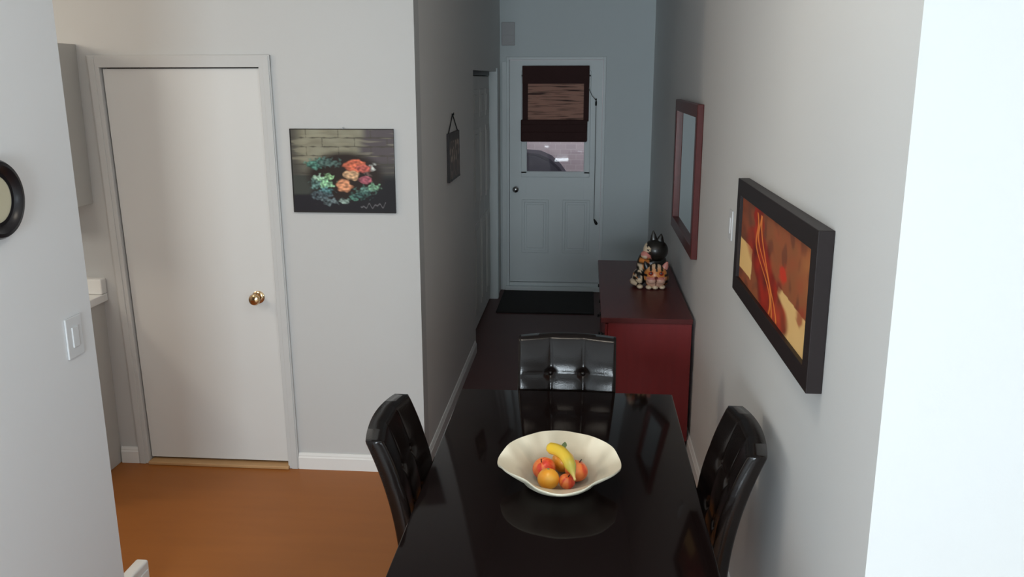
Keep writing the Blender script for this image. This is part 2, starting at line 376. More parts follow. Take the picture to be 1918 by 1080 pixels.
# ---------------------------------------------------------------- dresser
DY0, DY1, DXF, DZ = 4.50, 6.02, .094, .75
dr = thing('dresser', (.33, 5.26, 0), 'reddish mahogany dresser against the right hallway wall', 'dresser')
obj('top', bx(DXF, .574, DY0, DY1, DZ-.028, DZ, .003), M['mahog_top'], dr)
b = bx(DXF+.038, .571, DY0+.012, DY1-.012, .06, DZ-.0285, .002); box(b, DXF+.06, .566, DY0+.03, DY1-.03, .0005, .06)
obj('body', b, M['mahog'], dr)
for r in range(3):
    for k in range(2):
        y0 = DY0+.03+k*.735; z0 = .085+r*.212
        d = obj('drawer', bx(DXF+.022, DXF+.0375, y0, y0+.722, z0, z0+.20, .003), M['mahog'], dr)
        for s in (.2, .8):
            obj('knob', lathe(B(), [(0, .002), (.006, .002), (.006, -.008), (.013, -.013), (.011, -.019), (0, -.021)], (DXF+.0215, y0+.722*s, z0+.1), 12, 'X'), M['darkmetal'], d, 40)

# carved cat ornament: a black cat sitting behind a tabby kitten
CX, CYy = .405, 5.25
cat = thing('cat_figurine', (CX, CYy, DZ), 'carved ornament of black cat curled round an orange tabby kitten on dresser', 'figurine')
BLK, ORG, CRM, PNK = rgb(26, 23, 20), rgb(214, 132, 62), rgb(232, 210, 180), rgb(206, 132, 120)
def C(x, y, z): return Vector((CX+x, CYy+y, DZ+z))
def near(p, c, r): return (p-c).length < r
def body_col(p):
    q = p-C(0, 0, 0)
    if q.x < -.055 and q.z < .14:
        return CRM if nz(q.x*38, q.y*38, q.z*38) > .12 else (BLK if nz(q.z*50, q.x*50) > -.3 else ORG)
    if q.x < -.015 and .10 < q.z < .21 and q.y < .02: return ORG if math.sin(q.z*170) > -.5 else BLK
    if q.x > .06 and q.z < .12: return mixc(BLK, ORG, .35 if math.sin(q.z*130) > .2 else 0)
    return BLK
b = ball(B(), C(.005, .045, .1165), (.092, .075, .115), (40, 28)); ball(b, C(-.07, .02, .053), (.042, .065, .052), (28, 20)); ball(b, C(.075, .02, .051), (.035, .06, .05), (28, 20))
ball(b, C(-.012, .01, .19), (.045, .05, .05), (28, 20))
obj('body', b, M['glazed'], cat, 180, body_col)
# black head in profile, looking left
hc = C(.022, .005, .222)
def head_col(p):
    q = p-hc
    if q.x < -.055: return PNK if q.z > -.025 and q.z < .0 else CRM
    if near(p, hc+Vector((-.045, -.045, .012)), .017): return CRM
    if near(p, hc+Vector((-.048, -.03, -.03)), .03): return PNK
    return BLK
b = ball(B(), hc, (.075, .068, .068), (44, 30)); ball(b, hc+Vector((-.058, -.02, -.024)), (.032, .034, .026), (24, 18)); 
obj('head', b, M['glazed'], cat, 180, head_col)
for ex, ey, h, tilt in ((-.012, .0, .062, -.10), (.024, -.012, .045, .12)):
    b = lathe(B(), [(0, -.03), (.026, -.03), (.024, 0), (.014, h*.55), (.004, h*.95), (0, h)], (0, 0, 0), 16)
    bmesh.ops.scale(b, vec=(1, .6, 1), verts=b.verts); bmesh.ops.rotate(b, cent=(0, 0, 0), matrix=Matrix.Rotation(tilt, 3, 'Y'), verts=b.verts); bmesh.ops.translate(b, vec=hc+Vector((ex, ey, .06)), verts=b.verts)
    obj('ear', b, M['glazed'], cat, 60, lambda p: BLK)
obj('eye', ball(B(), hc+Vector((-.047, -.05, .014)), .009, (16, 10)), M['glazed'], cat, 180, lambda p: CRM if p.z > hc.z+.016 else BLK)
# tabby kitten face in front
kc = C(.022, -.055, .0765)
def kit_col(p):
    q = p-kc
    if q.z < .004 and q.y < -.02 and abs(abs(q.x)-.026) < .03 and abs(q.x) > .004: return PNK if q.z > -.014 else mixc(PNK, CRM, .45)
    if abs(q.x) < .006 and q.z < .006: return rgb(90, 24, 20)
    if q.z > .034:
        return BLK if math.sin(q.x*190+1.2) > .25 else mixc(ORG, CRM, sm(.03, .075, q.z)*.8)
    if abs(q.x) > .052: return BLK if math.sin(q.z*160) > .2 else ORG
    return ORG
b = ball(B(), kc, (.07, .052, .075), (64, 48)); ball(b, kc+Vector((-.024, -.042, -.018)), (.027, .02, .023), (24, 18)); ball(b, kc+Vector((.026, -.042, -.018)), (.027, .02, .023), (24, 18))
k = obj('kitten', b, M['glazed'], cat, 180, kit_col)
for s in (-1, 1):
    obj('eye', ball(B(), kc+Vector((s*.030, -.044, .023)), (.015, .008, .012), (20, 14)), M['glazed'], k, 180, lambda p, s=s: BLK if near(p, kc+Vector((s*.030, -.050, .027)), .007) else rgb(168, 48, 34))
    b = lathe(B(), [(0, -.012), (.02, -.012), (.017, .008), (.008, .028), (0, .036)], (0, 0, 0), 14)
    bmesh.ops.scale(b, vec=(1, .55, 1), verts=b.verts); bmesh.ops.rotate(b, cent=(0, 0, 0), matrix=Matrix.Rotation(s*.4, 3, 'Y'), verts=b.verts); bmesh.ops.translate(b, vec=kc+Vector((s*.055, -.004, .058)), verts=b.verts)
    obj('ear', b, M['glazed'], k, 60, lambda p, s=s: PNK if s > 0 else BLK)
obj('nose', ball(B(), kc+Vector((0, -.056, .000)), (.010, .008, .007), (14, 10)), M['glazed'], k, 180, lambda p: rgb(110, 30, 28))
for px_ in (-.07, -.018, .02, .062):
    obj('paw', ball(B(), C(px_, -.088+abs(px_)*.25, .0135), (.019, .028, .013), (16, 10)), M['glazed'], cat, 180, lambda p: CRM)
obj('tail', tube(B(), [C(-.085, .05, .02), C(-.11, .01, .028), C(-.105, -.035, .03), C(-.085, -.065, .024)], [.018, .019, .017, .010], 14), M['glazed'], cat, 60, lambda p: CRM if math.sin((p.y-CYy)*140) > .1 else BLK)

# ---------------------------------------------------------------- right wall: mirror, painting, switch
mi = thing('wall_mirror', (XR, 5.15, 1.05), 'red brown wood framed mirror above the mahogany dresser', 'mirror')
my0, my1, mz0, mz1, fx = 4.585, 5.72, 1.052, 1.852, XR-.034
def ring(b, x0, x1, y0, y1, z0, z1, w, bev):
    box(b, x0, x1, y0, y0+w, z0, z1, bev); box(b, x0, x1, y1-w, y1, z0, z1, bev); box(b, x0, x1, y0+w*.9, y1-w*.9, z0, z0+w, bev); box(b, x0, x1, y0+w*.9, y1-w*.9, z1-w, z1, bev); return b
obj('frame', ring(B(), fx, XR-.0005, my0, my1, mz0, mz1, .068, .004), M['mirframe'], mi)
obj('mirror_glass', bx(fx+.022, XR-.002, my0+.06, my1-.06, mz0+.06, mz1-.06), M['mirror'], mi)

pa = thing('framed_painting', (XR, 2.67, 1.22), 'wide orange abstract painting in a thick black frame on right wall', 'painting')
py0, py1, pz0, pz1, px0 = 2.10, 3.235, 1.222, 1.630, XR-.040
obj('frame', ring(B(), px0, XR-.0005, py0, py1, pz0, pz1, .056, .002), M['blackframe'], pa)
ay0, ay1, az0, az1 = py0+.050, py1-.050, pz0+.050, pz1-.050
G = 1.9
def art_orange(p):
    u = (ay1-p.y)/(ay1-ay0); v = (az1-p.z)/(az1-az0); u = u*u*.35+u*.65
    wob = nz(u*5, v*5)*.05; g = G
    c = mixc(rgb(112, 70, 42, g), rgb(58, 40, 34, g), sm(.55, .0, u+v*.35+wob*2))
    c = mixc(c, rgb(156, 104, 58, g), sm(.72, 1.0, u)*sm(.7, .1, v)*.8)
    c = mixc(c, rgb(128, 64, 40, g), .5+.5*nz(u*9, v*7, 3)); c = mixc(c, rgb(84, 46, 34, g), sm(.1, .5, nz(u*14, v*5, 12))*.7)
    # cream shapes
    if u < .16+wob*.3 and .50 < v+wob*.4-(.12*u) < .84: c = rgb(196, 156, 100, g)
    edge = .60+(u-.5)*.12+nz(u*14, 2)*.012
    if u > .50+(.86-v)*.22+wob*.5 and v > edge: c = mixc(rgb(190, 158, 106, g), rgb(176, 138, 86, g), .5+.5*nz(u*6, v*6, 8))
    # red figure running down from top left
    cx = .20+.27*sm(.1, 1, v)+.03*math.sin(v*9); ww = .06+.15*sm(.05, .75, v)*sm(1.25, .8, v)
    t = sm(ww*1.25, ww*.8, abs(u-cx+nz(u*8, v*8, 5)*.06))
    c = mixc(c, tuple(q*g*.9 for q in mixc(rgb(150, 34, 20), rgb(84, 20, 18), max(0, min(1, .5+.9*nz(u*14, v*5, 9))))[:3])+(1,), t*.94)
    for k, (o, a, ph) in enumerate(((-.03, .02, 0), (.015, .03, 1.2), (.05, .02, 2.4))):
        dd = abs(u-(cx+o+a*math.sin(v*11+ph)))
        if .08 < v < .97: c = mixc(c, rgb(214, 110, 50, g), sm(.014, .003, dd)*.85)
    t = sm(.07, .03, math.hypot(u-.60, (v-.46)*.6)+nz(u*20, v*20)*.02); c = mixc(c, rgb(160, 44, 28, g), t)
    t = sm(.055, .02, math.hypot((u-.56)*1., (v-.60)*.7)+nz(u*24, v*24, 2)*.02); c = mixc(c, rgb(96, 30, 24, g), t*.8)
    t = sm(.06, .03, math.hypot((u-.86), (v-.66)*.55)+nz(u*16, v*16, 4)*.03); c = mixc(c, rgb(124, 50, 34, g), t*.8)
    return c
obj('canvas', slab(lambda u, v: Vector((px0+.012, ay1-(ay1-ay0)*u, az1-(az1-az0)*v)), 170, 90), M['paint_art'], pa, 180, art_orange)
obj('backing', bx(px0+.014, XR-.002, ay0+.002, ay1-.002, az0+.002, az1-.002), M['blackframe'], pa)

def switch(name, label, c, nrm, w=.075, h=.12):
    """rocker switch on a plate; nrm is +1 / -1 along x"""
    t = thing(name, c, label, 'light switch'); x, y, z = c
    def sx(a, b2): return tuple(sorted((x+nrm*a, x+nrm*b2)))
    x0, x1 = sx(.0005, .007); obj('plate', bx(x0, x1, y-w/2, y+w/2, z-h/2, z+h/2, .0025), M['plate'], t)
    x0, x1 = sx(.006, .011); obj('rocker', bx(x0, x1, y-.0165, y+.0165, z-.033, z+.033, .002), M['plate'], t)
switch('light_switch', 'white light switch on right wall partly behind the black framed painting', (XR, 3.565, 1.405), -1)
switch('light_switch', 'white light switch on the left wall below the round clock', (XL, 2.525, 1.192), 1, .085, .13)

# ---------------------------------------------------------------- flower picture on the front wall
fp = thing('flower_picture', (-1.16, YD, 1.35), 'unframed photo print of peach and orange flowers beside the white door', 'picture')
fx0, fx1, fz0, fz1 = -1.411, -.909, 1.350, 1.750
G2 = 1.75
BL = [(.62, .44, .11, .085, (196, 104, 78)), (.70, .47, .07, .05, (178, 92, 82)), (.58, .545, .085, .06, (196, 158, 122)), (.505, .675, .085, .07, (206, 142, 106)), (.72, .60, .075, .045, (158, 88, 100))]
LF = [(.24, .41, .10, .07, (62, 96, 86)), (.36, .40, .12, .06, (58, 74, 70)), (.26, .585, .06, .04, (128, 156, 134)), (.36, .57, .05, .05, (112, 146, 108)), (.33, .65, .08, .06, (106, 142, 112)), (.23, .66, .06, .07, (66, 88, 84)), (.33, .74, .08, .05, (62, 92, 94)), (.28, .80, .10, .06, (60, 70, 74)), (.36, .86, .09, .05, (74, 84, 86)), (.50, .86, .05, .04, (96, 110, 104)), (.60, .82, .05, .05, (70, 110, 96)), (.72, .73, .10, .06, (66, 92, 84)), (.80, .69, .07, .045, (96, 130, 106)), (.66, .79, .10, .05, (52, 76, 72)), (.78, .45, .04, .05, (120, 122, 118)), (.74, .52, .05, .04, (76, 62, 58))]
def art_flowers(p):
    u = (p.x-fx0)/(fx1-fx0); v = (fz1-p.z)/(fz1-fz0); g = G2
    row = math.floor(v/.105); jl = abs(v/.105-round(v/.105))
    c = mixc(rgb(122, 120, 104, g), rgb(98, 94, 80, g), .5+.6*nz(u*6, v*14)); c = mixc(c, rgb(70, 64, 66, g), sm(.66, .76, u+.02*row % .05))
    c = mixc(c, rgb(58, 56, 52, g), sm(.14, .02, u)*.9)
    c = mixc(c, rgb(58, 54, 46, g), sm(.14, .03, jl+abs(nz(u*9, row))*.2)*.85); jx = abs((u*3.2+.5*(row % 2)+.2*nz(row, 3)) % 1-.5); c = mixc(c, rgb(62, 58, 50, g), sm(.03, .01, jx+abs(nz(u*30, v*30))*.02)*.6*sm(.5, .4, v))
    c = mixc(c, rgb(128, 124, 106, g), sm(.1, .4, nz(u*5+row*3, v*30, 7))*.4)
    dark = mixc(rgb(30, 28, 32, g), rgb(22, 20, 22, g), u)
    c = mixc(c, rgb(56, 54, 50, g), sm(.36, .44, v)*.7)
    c = mixc(c, rgb(52, 54, 50, g), sm(.54, .56, v))
    c = mixc(c, dark, sm(.14, .24, u+(v-.75)*.6)*sm(.5, .62, v)); c = mixc(c, dark, sm(.76, .80, v))
    c = mixc(c, rgb(34, 26, 22, g), sm(.42, .30, math.hypot(u-.52, (v-.56)*1.25)))
    for cx, cy, rx, ry, k in LF:
        d = math.hypot((u-cx)/rx, (v-cy)/ry)+nz(u*26+cx*9, v*26)*.9
        t = sm(1.1, .55, d)
        if t > 0:
            kk = tuple(min(255, max(0, q*(1+.7*nz(u*42, v*42, cx*7)))) for q in k); c = mixc(c, rgb(*kk, g), t)
    for cx, cy, rx, ry, k in BL:
        dx, dy = (u-cx)/rx, (v-cy)/ry; d = math.hypot(dx, dy); a = math.atan2(dy, dx)
        e = d+.30*nz(u*22, v*22, cx*9)+.05*math.sin(a*6+cx*20)
        t = sm(1.12, .78, e)
        if t > 0:
            pet = .80+.22*math.sin(d*13+a*2+cx*9)*math.cos(a*4)
            pet = .86+.30*nz(u*34+cx*9, v*40, 6)+.10*math.cos(d*9+a); kk = tuple(min(255, max(0, q*pet)) for q in k); c = mixc(c, rgb(*kk, g*.9), t)
    # faint pencilled scribble near the lower right corner
    if .66 < u < .91:
        q = abs(v-(.925-.10*(u-.66)+.032*math.sin(u*95)*math.sin(u*23)))
        c = mixc(c, rgb(92, 90, 92, g), sm(.014, .003, q)*.7)
    if u < .012 or v > .985 or v < .01: c = rgb(30, 28, 26, g)
    return c
obj('print', slab(lambda u, v: Vector((fx0+(fx1-fx0)*u, YD-.0135, fz1-(fz1-fz0)*v)), 190, 150), M['paint_art'], fp, 180, art_flowers)
obj('board', bx(fx0, fx1, YD-.013, YD-.0005, fz0, fz1), M['blackframe'], fp)
obj('nail', lathe(B(), [(0, -.012), (.004, -.012), (.004, -.010), (.0015, -.01), (.0015, 0), (0, 0)], (-1.15, YD, fz1+.004), 10, 'Y'), M['nickel'], fp)

# ---------------------------------------------------------------- hanging plaque
hp = thing('hanging_plaque', (XH, 5.24, 1.39), 'small dark carved plaque hung by a cord on hallway wall', 'plaque')
hy0, hy1, hz0, hz1 = 5.03, 5.455, 1.392, 1.672
def plaque_col(p):
    u = (p.y-hy0)/(hy1-hy0); v = (hz1-p.z)/(hz1-hz0)
    d = rgb(66, 54, 46, 1.6); l = rgb(128, 112, 96, 1.8)
    if v < .17 or u < .06 or u > .95 or v > .95: return rgb(44, 36, 32, 1.5)
    n1 = nz(u*11, v*6.5, 2)
    t = sm(.05, .25, n1)*(1 if v < .62 else .35)
    return mixc(d, l, t)
b = slab(lambda u, v: Vector((XH+.014+.003*max(0, nz(u*11, v*6.5, 2)), hy0+(hy1-hy0)*u, hz1-(hz1-hz0)*v)), 60, 50)
obj('carving', b, M['plaque'], hp, 180, plaque_col)
obj('board', bx(XH+.0005, XH+.0138, hy0, hy1, hz0, hz1), M['blackframe'], hp)
b = tube(B(), [(XH+.007, hy0+.03, hz1-.003), (XH+.005, 5.243, 1.775)], .0035, 6); tube(b, [(XH+.007, hy1-.03, hz1-.003), (XH+.005, 5.243, 1.775)], .0035, 6)
obj('cord', b, M['darkmetal'], hp)
obj('nail', lathe(B(), [(0, 0), (.003, 0), (.003, .01), (.008, .01), (.008, .014), (0, .014)], (XH, 5.243, 1.777), 10, 'X'), M['darkmetal'], hp)

# ---------------------------------------------------------------- clock on the left wall
ck = thing('wall_clock', (XL, 2.232, 1.664), 'round wall clock with black rim cut by the left edge', 'clock'); r = .108; cc = (XL, 2.232, 1.664)
obj('rim', lathe(B(), [(r*.6, .001), (r*.98, .001), (r, .008), (r, .02), (r*.95, .028), (r*.86, .030), (r*.76, .024), (r*.70, .014), (r*.6, .014)], cc, 64, 'X'), M['clockrim'], ck, 40)
obj('dial', lathe(B(), [(0, .0125), (r*.71, .0125), (r*.71, .002), (0, .002)], cc, 48, 'X'), M['clockface'], ck)
b = bx(XL+.0135, XL+.0150, 2.230, 2.234, 1.664-.008, 1.664+.045); box(b, XL+.0155, XL+.0165, 2.215-.045, 2.236, 1.6625, 1.6655)
obj('hands', b, M['clockrim'], ck)

# ---------------------------------------------------------------- kitchen units at the left of the front wall
KX = -2.434
kb = thing('base_cabinet', (KX-.5, YD-.31, 0), 'white base cabinet end with shade in its colour at far left', 'cabinet')
obj('body', bx(KX-1.0, KX, YD-.60, YD-.0005, .0005, .885, .002), M['cab'], kb)
b = B()
for k in range(2): box(b, KX-.995+k*.5, KX-.505+k*.5, YD-.62, YD-.6005, .11, .87, .003)
obj('door', b, M['cab'], kb)
kt = thing('countertop', (KX-.5, YD-.31, .886), 'white countertop end with raised backsplash at far left', 'countertop')
obj('slab', bx(KX-1.0, KX+.022, YD-.635, YD-.0005, .8855, .925, .004), M['trim'], kt)
obj('backsplash', bx(KX-1.0, KX+.022, YD-.05, YD-.0005, .9255, 1.005, .006), M['trim'], kt)
ku = thing('wall_cabinet', (KX-.5, YD-.16, 1.38), 'white upper cabinet end with shade in its colour at far left', 'cabinet')
obj('body', bx(KX-1.0, KX, YD-.31, YD-.0005, 1.38, 2.142, .002), M['cab'], ku)
b = B()
for k in range(2): box(b, KX-.995+k*.5, KX-.505+k*.5, YD-.33, YD-.3105, 1.385, 2.137, .003)
obj('door', b, M['cab'], ku)

# low white heater standing on the floor past the end of the left wall
ht = thing('baseboard_heater', (-1.675, 2.78, 0), 'low white heater on orange floor at the end of left wall', 'heater')
obj('body', bx(-1.702, -1.652, 2.662, 2.915, .0005, .183, .010, 4), M['trim'], ht, 40)
obj('front_panel', bx(-1.654, -1.648, 2.665, 2.90, .03, .150, .003), M['trim'], ht)

# ---------------------------------------------------------------- dining table
TX0, TX1, TY0, TY1, TZ = -.490, .360, 1.80, 3.36, .75
tb = thing('dining_table', ((TX0+TX1)/2, (TY0+TY1)/2, 0), 'glossy black rectangular dining table carrying the fruit bowl', 'table')
obj('tabletop', bx(TX0, TX1, TY0, TY1, TZ-.032, TZ, .005, 3), M['black_gloss'], tb, 40)
b = B(); a = .05
box(b, TX0+a, TX1-a, TY0+a, TY0+a+.02, TZ-.105, TZ-.0325); box(b, TX0+a, TX1-a, TY1-a-.02, TY1-a, TZ-.105, TZ-.0325)
box(b, TX0+a, TX0+a+.02, TY0+a+.02, TY1-a-.02, TZ-.105, TZ-.0325); box(b, TX1-a-.02, TX1-a, TY0+a+.02, TY1-a-.02, TZ-.105, TZ-.0325)
obj('apron', b, M['legwood'], tb)
for x in (TX0+.022, TX1-.022-.07):
    for y in (TY0+.022, TY1-.022-.07):
        # square legs, tapering to the floor
        b = bx(x, x+.07, y, y+.07, .0005, TZ-.0325)
        cxm, cym = x+.035, y+.035
        for v in b.verts:
            if v.co.z < .1: v.co.x = cxm+(v.co.x-cxm)*.75; v.co.y = cym+(v.co.y-cym)*.75
        obj('leg', b, M['legwood'], tb)

# ---------------------------------------------------------------- parsons chairs
def back_y(z):          # rear face of the raked back, chair front towards -y
    t = (z-.44)/(.94-.44); return .215-.024*t+.119*t*t
SEAM_Z = (.52, .66, .80); W2, TH = .20, .062
def chair(label, loc, rz):
    c = thing('dining_chair', (0, 0, 0), label, 'chair', 'tufted leather chairs around the black table')
    # seat: padded box with a domed top
    nu = nv = 20; b = B(); g = []
    def se(a): return (1-abs(a)**6)**(1/6) if abs(a) < 1 else 0
    for j in range(nv+1):
        row = []
        for i in range(nu+1):
            x = -1+2*i/nu; y = -1+2*j/nv; k = se(x)*se(y)
            row.append(b.verts.new((x*.205, y*.205, .425+.048*k**.5+.008*(1-x*x)*(1-y*y))))
        g.append(row)
    for j in range(nv):
        for i in range(nu): b.faces.new((g[j][i], g[j][i+1], g[j+1][i+1], g[j+1][i]))
    edge = [g[0][i] for i in range(nu)]+[g[j][nu] for j in range(nv)]+[g[nv][i] for i in range(nu, 0, -1)]+[g[j][0] for j in range(nv, 0, -1)]
    low = [b.verts.new((v.co.x, v.co.y, .355)) for v in edge]
    for i in range(len(edge)): b.faces.new((edge[i], edge[(i+1) % len(edge)], low[(i+1) % len(edge)], low[i]))
    b.faces.new(low)
    obj('seat', b, M['leather'], c, 60)
    # back: thin slab, cushioned front in three columns with pulled-in buttons
    nu, nv = 66, 76; b = B(); z0, z1 = .44, .94
    fronts, rears = [], []
    zs = [z0]+list(SEAM_Z)+[z1]
    for j in range(nv+1):
        v = j/nv; z = z0+(z1-z0)*v; fr_, rr_ = [], []
        seg = max(k for k in range(len(zs)-1) if z >= zs[k]-1e-9); fv = (z-zs[seg])/(zs[seg+1]-zs[seg])
        for i in range(nu+1):
            u = i/nu; x = (u-.5)*2*W2; fu = (u*3) % 1.0
            ed = min(1, min(u, 1-u)*2*W2/.014); et = min(1, (z1-z)/.014, (z-z0)/.02+.001)
            rnd = math.sqrt(max(0, 1-(1-ed)**2))*math.sqrt(max(0, 1-(1-max(0, et))**2))
            bow = .022*(1-(2*u-1)**2)
            puff = .008*(max(0, math.sin(PI*fu))**.5)*(.35+.65*max(0, math.sin(PI*fv))**.5)*(1-.5*sm(.80, .94, z))
            btn = sum(.012*math.exp(-((x-bxx)**2+(z-bz)**2)/.016**2) for bxx in (-W2/3, W2/3) for bz in SEAM_Z)
            mid = back_y(z)-TH/2+bow
            tf = (TH/2-.006)*(.82+.18*rnd)+(puff-btn)*rnd
            zz = z+(.008*(1-(2*u-1)**2) if j == nv else .008*(1-(2*u-1)**2)*v**4)
            fr_.append(b.verts.new((x, mid-tf, zz))); rr_.append(b.verts.new((x, mid+TH/2*(.80+.20*rnd), zz)))
        fronts.append(fr_); rears.append(rr_)
    for j in range(nv):
        for i in range(nu):
            b.faces.new((fronts[j][i], fronts[j][i+1], fronts[j+1][i+1], fronts[j+1][i])); b.faces.new((rears[j][i+1], rears[j][i], rears[j+1][i], rears[j+1][i+1]))
        for i in (0, nu): b.faces.new((fronts[j][i], fronts[j+1][i], rears[j+1][i], rears[j][i]))
    for j in (0, nv):
        for i in range(nu): b.faces.new((fronts[j][i], fronts[j][i+1], rears[j][i+1], rears[j][i]))
    bk = obj('backrest', b, M['leather'], c, 70)
    for bxx in (-W2/3, W2/3):
        for bz in SEAM_Z:
            u = bxx/(2*W2)+.5; yb = back_y(bz)-TH/2+.022*(1-(2*u-1)**2)-(TH/2-.006)+.007
            obj('button', ball(B(), (bxx, yb, bz), (.010, .007, .010), (14, 10)), M['leather'], bk, 180)
    for sx in (-1, 1):
        for y0, yb in ((-.175, -.185), (.175, .235)):
            b = B(); top = .356; h = .019; f = .015
            vt = [b.verts.new((sx*.175+a*h, y0+d*h, top)) for a, d in ((-1, -1), (1, -1), (1, 1), (-1, 1))]
            vb = [b.verts.new((sx*.175+a*f, yb+d*f, .0005)) for a, d in ((-1, -1), (1, -1), (1, 1), (-1, 1))]
            for i in range(4): b.faces.new((vt[i], vt[(i+1) % 4], vb[(i+1) % 4], vb[i]))
            b.faces.new(vt); b.faces.new(vb); obj('leg', b, M['legwood'], c)
    c.location = loc; c.rotation_euler = (0, 0, rz)
    return c
def copy_thing(src, label, loc, rz):
    r = src.copy(); COL.objects.link(r); r.location = loc; r.rotation_euler = (0, 0, rz); r['label'] = label
    for ch in list(src.children):
        k = ch.copy(); COL.objects.link(k); k.parent = r
        for g in list(ch.children):
            d = g.copy(); COL.objects.link(d); d.parent = k
    return r
ch0 = chair('shiny tufted dark leather chair at far end of table facing the viewer', (-.064, 3.205, 0), 0)
copy_thing(ch0, 'tufted dark leather chair on table left side by the orange floor', (-.330, 2.570, 0), PI/2)
copy_thing(ch0, 'tufted dark leather chair on table right side against the white wall', (.219, 2.548, 0), -PI/2)

# ---------------------------------------------------------------- fruit bowl
BX, BY = -.066, 2.515
RIM = [(-175, .191, .829), (-151, .190, .845), (-123, .190, .848), (-102, .207, .834), (-88, .227, .828), (-74, .212, .835), (-53, .200, .850), (-28, .197, .846), (-4, .190, .828), (31, .180, .852), (47, .170, .858), (73, .197, .845), (90, .226, .838), (107, .198, .849), (124, .170, .857), (148, .176, .853)]
def rimat(a):
    a = (a+175) % 360-175; P = RIM+[(RIM[0][0]+360,)+RIM[0][1:]]; out = []
    # smooth periodic blend of the measured lobes
    ws = [(math.exp(-(((a-p[0]+180) % 360-180)/12.0)**2), p) for p in RIM]; s = sum(w for w, _ in ws)
    return sum(w*p[1] for w, p in ws)/s, sum(w*p[2] for w, p in ws)/s
bw = thing('fruit_bowl', (BX, BY, TZ), 'cream wavy rimmed fruit bowl standing on the black table', 'bowl')
seg = 96; b = B(); rings = []
inner = [(.0, .7605, 0), (.068, .7605, 0), (.091, .764, 0), (.106, .775, 0), (.114, .786, 0), (.121, .795, 0)]
def pt(a, r, z): return (BX+r*math.cos(a), BY+r*math.sin(a), z)
def ringv(fn): return [b.verts.new(fn(2*PI*k/seg)) for k in range(seg)]
for r_, z_, _ in inner[1:]: rings.append(ringv(lambda a, r_=r_, z_=z_: pt(a, r_, z_)))
for s_ in (.25, .5, .75, .93, 1.0):
    def f(a, s_=s_):
        R, Z = rimat(math.degrees(a)); return pt(a, .121+(R-.121)*s_, .795+(Z-.795)*(s_**1.15))
    rings.append(ringv(f))
for s_ in (1.008, .98, .75, .5, .25, 0):
    def f(a, s_=s_):
        R, Z = rimat(math.degrees(a)); return pt(a, .123+(R-.123)*s_, .788+(Z-.795)*(max(0, s_)**1.15)+(.004 if s_ > 1 else 0))
    rings.append(ringv(f))
for r_, z_ in ((.113, .771), (.097, .759), (.066, .7545)): rings.append(ringv(lambda a, r_=r_, z_=z_: pt(a, r_, z_)))
for A, Cc in zip(rings, rings[1:]):
    for k in range(seg): b.faces.new((A[k], A[(k+1) % seg], Cc[(k+1) % seg], Cc[k]))
b.faces.new(rings[0]); b.faces.new(rings[-1])
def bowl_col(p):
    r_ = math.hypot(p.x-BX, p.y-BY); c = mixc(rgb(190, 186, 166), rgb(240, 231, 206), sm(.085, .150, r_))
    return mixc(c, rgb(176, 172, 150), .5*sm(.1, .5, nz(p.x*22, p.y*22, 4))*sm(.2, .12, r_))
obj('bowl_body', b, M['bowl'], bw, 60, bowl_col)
obj('foot', lathe(B(), [(.0, .7543), (.058, .7543), (.062, .7505), (.055, .7505), (0, .7505)], (BX, BY, 0), 40), M['foot'], bw, 40)

RED, ORR, YEL, ORA = rgb(226, 60, 44), rgb(252, 140, 72), rgb(252, 206, 90), rgb(252, 154, 22)
def apple(name, label, c, r, lean):
    t = thing(name, c, label, 'apple', 'fruit in the cream bowl'); c = Vector(c)
    prof = []
    for k in range(25):
        a = PI*k/24; rr = math.sin(a)*(1+.06*math.sin(a)**2)*r; h = math.cos(a)*r*.95
        h -= .16*r*math.exp(-(rr/(r*.28))**2)*(1 if h > 0 else -.6); rr *= (1-.06*(1-math.cos(a))/2)
        prof.append((0 if k in (0, 24) else rr, h))
    b = lathe(B(), prof, (0, 0, 0), 36); Rm = Matrix.Rotation(lean[0], 3, 'X') @ Matrix.Rotation(lean[1], 3, 'Y')
    bmesh.ops.rotate(b, cent=(0, 0, 0), matrix=Rm, verts=b.verts); bmesh.ops.translate(b, vec=c, verts=b.verts)
    inv = Rm.inverted()
    def col(p):
        q = inv @ (p-c); a = math.atan2(q.y, q.x); n1 = nz(a*2.2, q.z*30, c.x*20)
        m = sm(-.35, .45, n1+.35*math.sin(a+lean[2])); return mixc(ORR, RED, m) if n1 < .3 else mixc(RED, ORR, .4*nz(a*9, q.z*90)+.2)
    obj('skin', b, M['fruitskin'], t, 180, col)
    b = tube(B(), [(0, 0, r*.72), (.001, .001, r*.95), (.003, .002, r*1.1)], [.0018, .0015, .002], 8); bmesh.ops.rotate(b, cent=(0, 0, 0), matrix=Rm, verts=b.verts); bmesh.ops.translate(b, vec=c, verts=b.verts)
    obj('stem', b, M['legwood'], t)
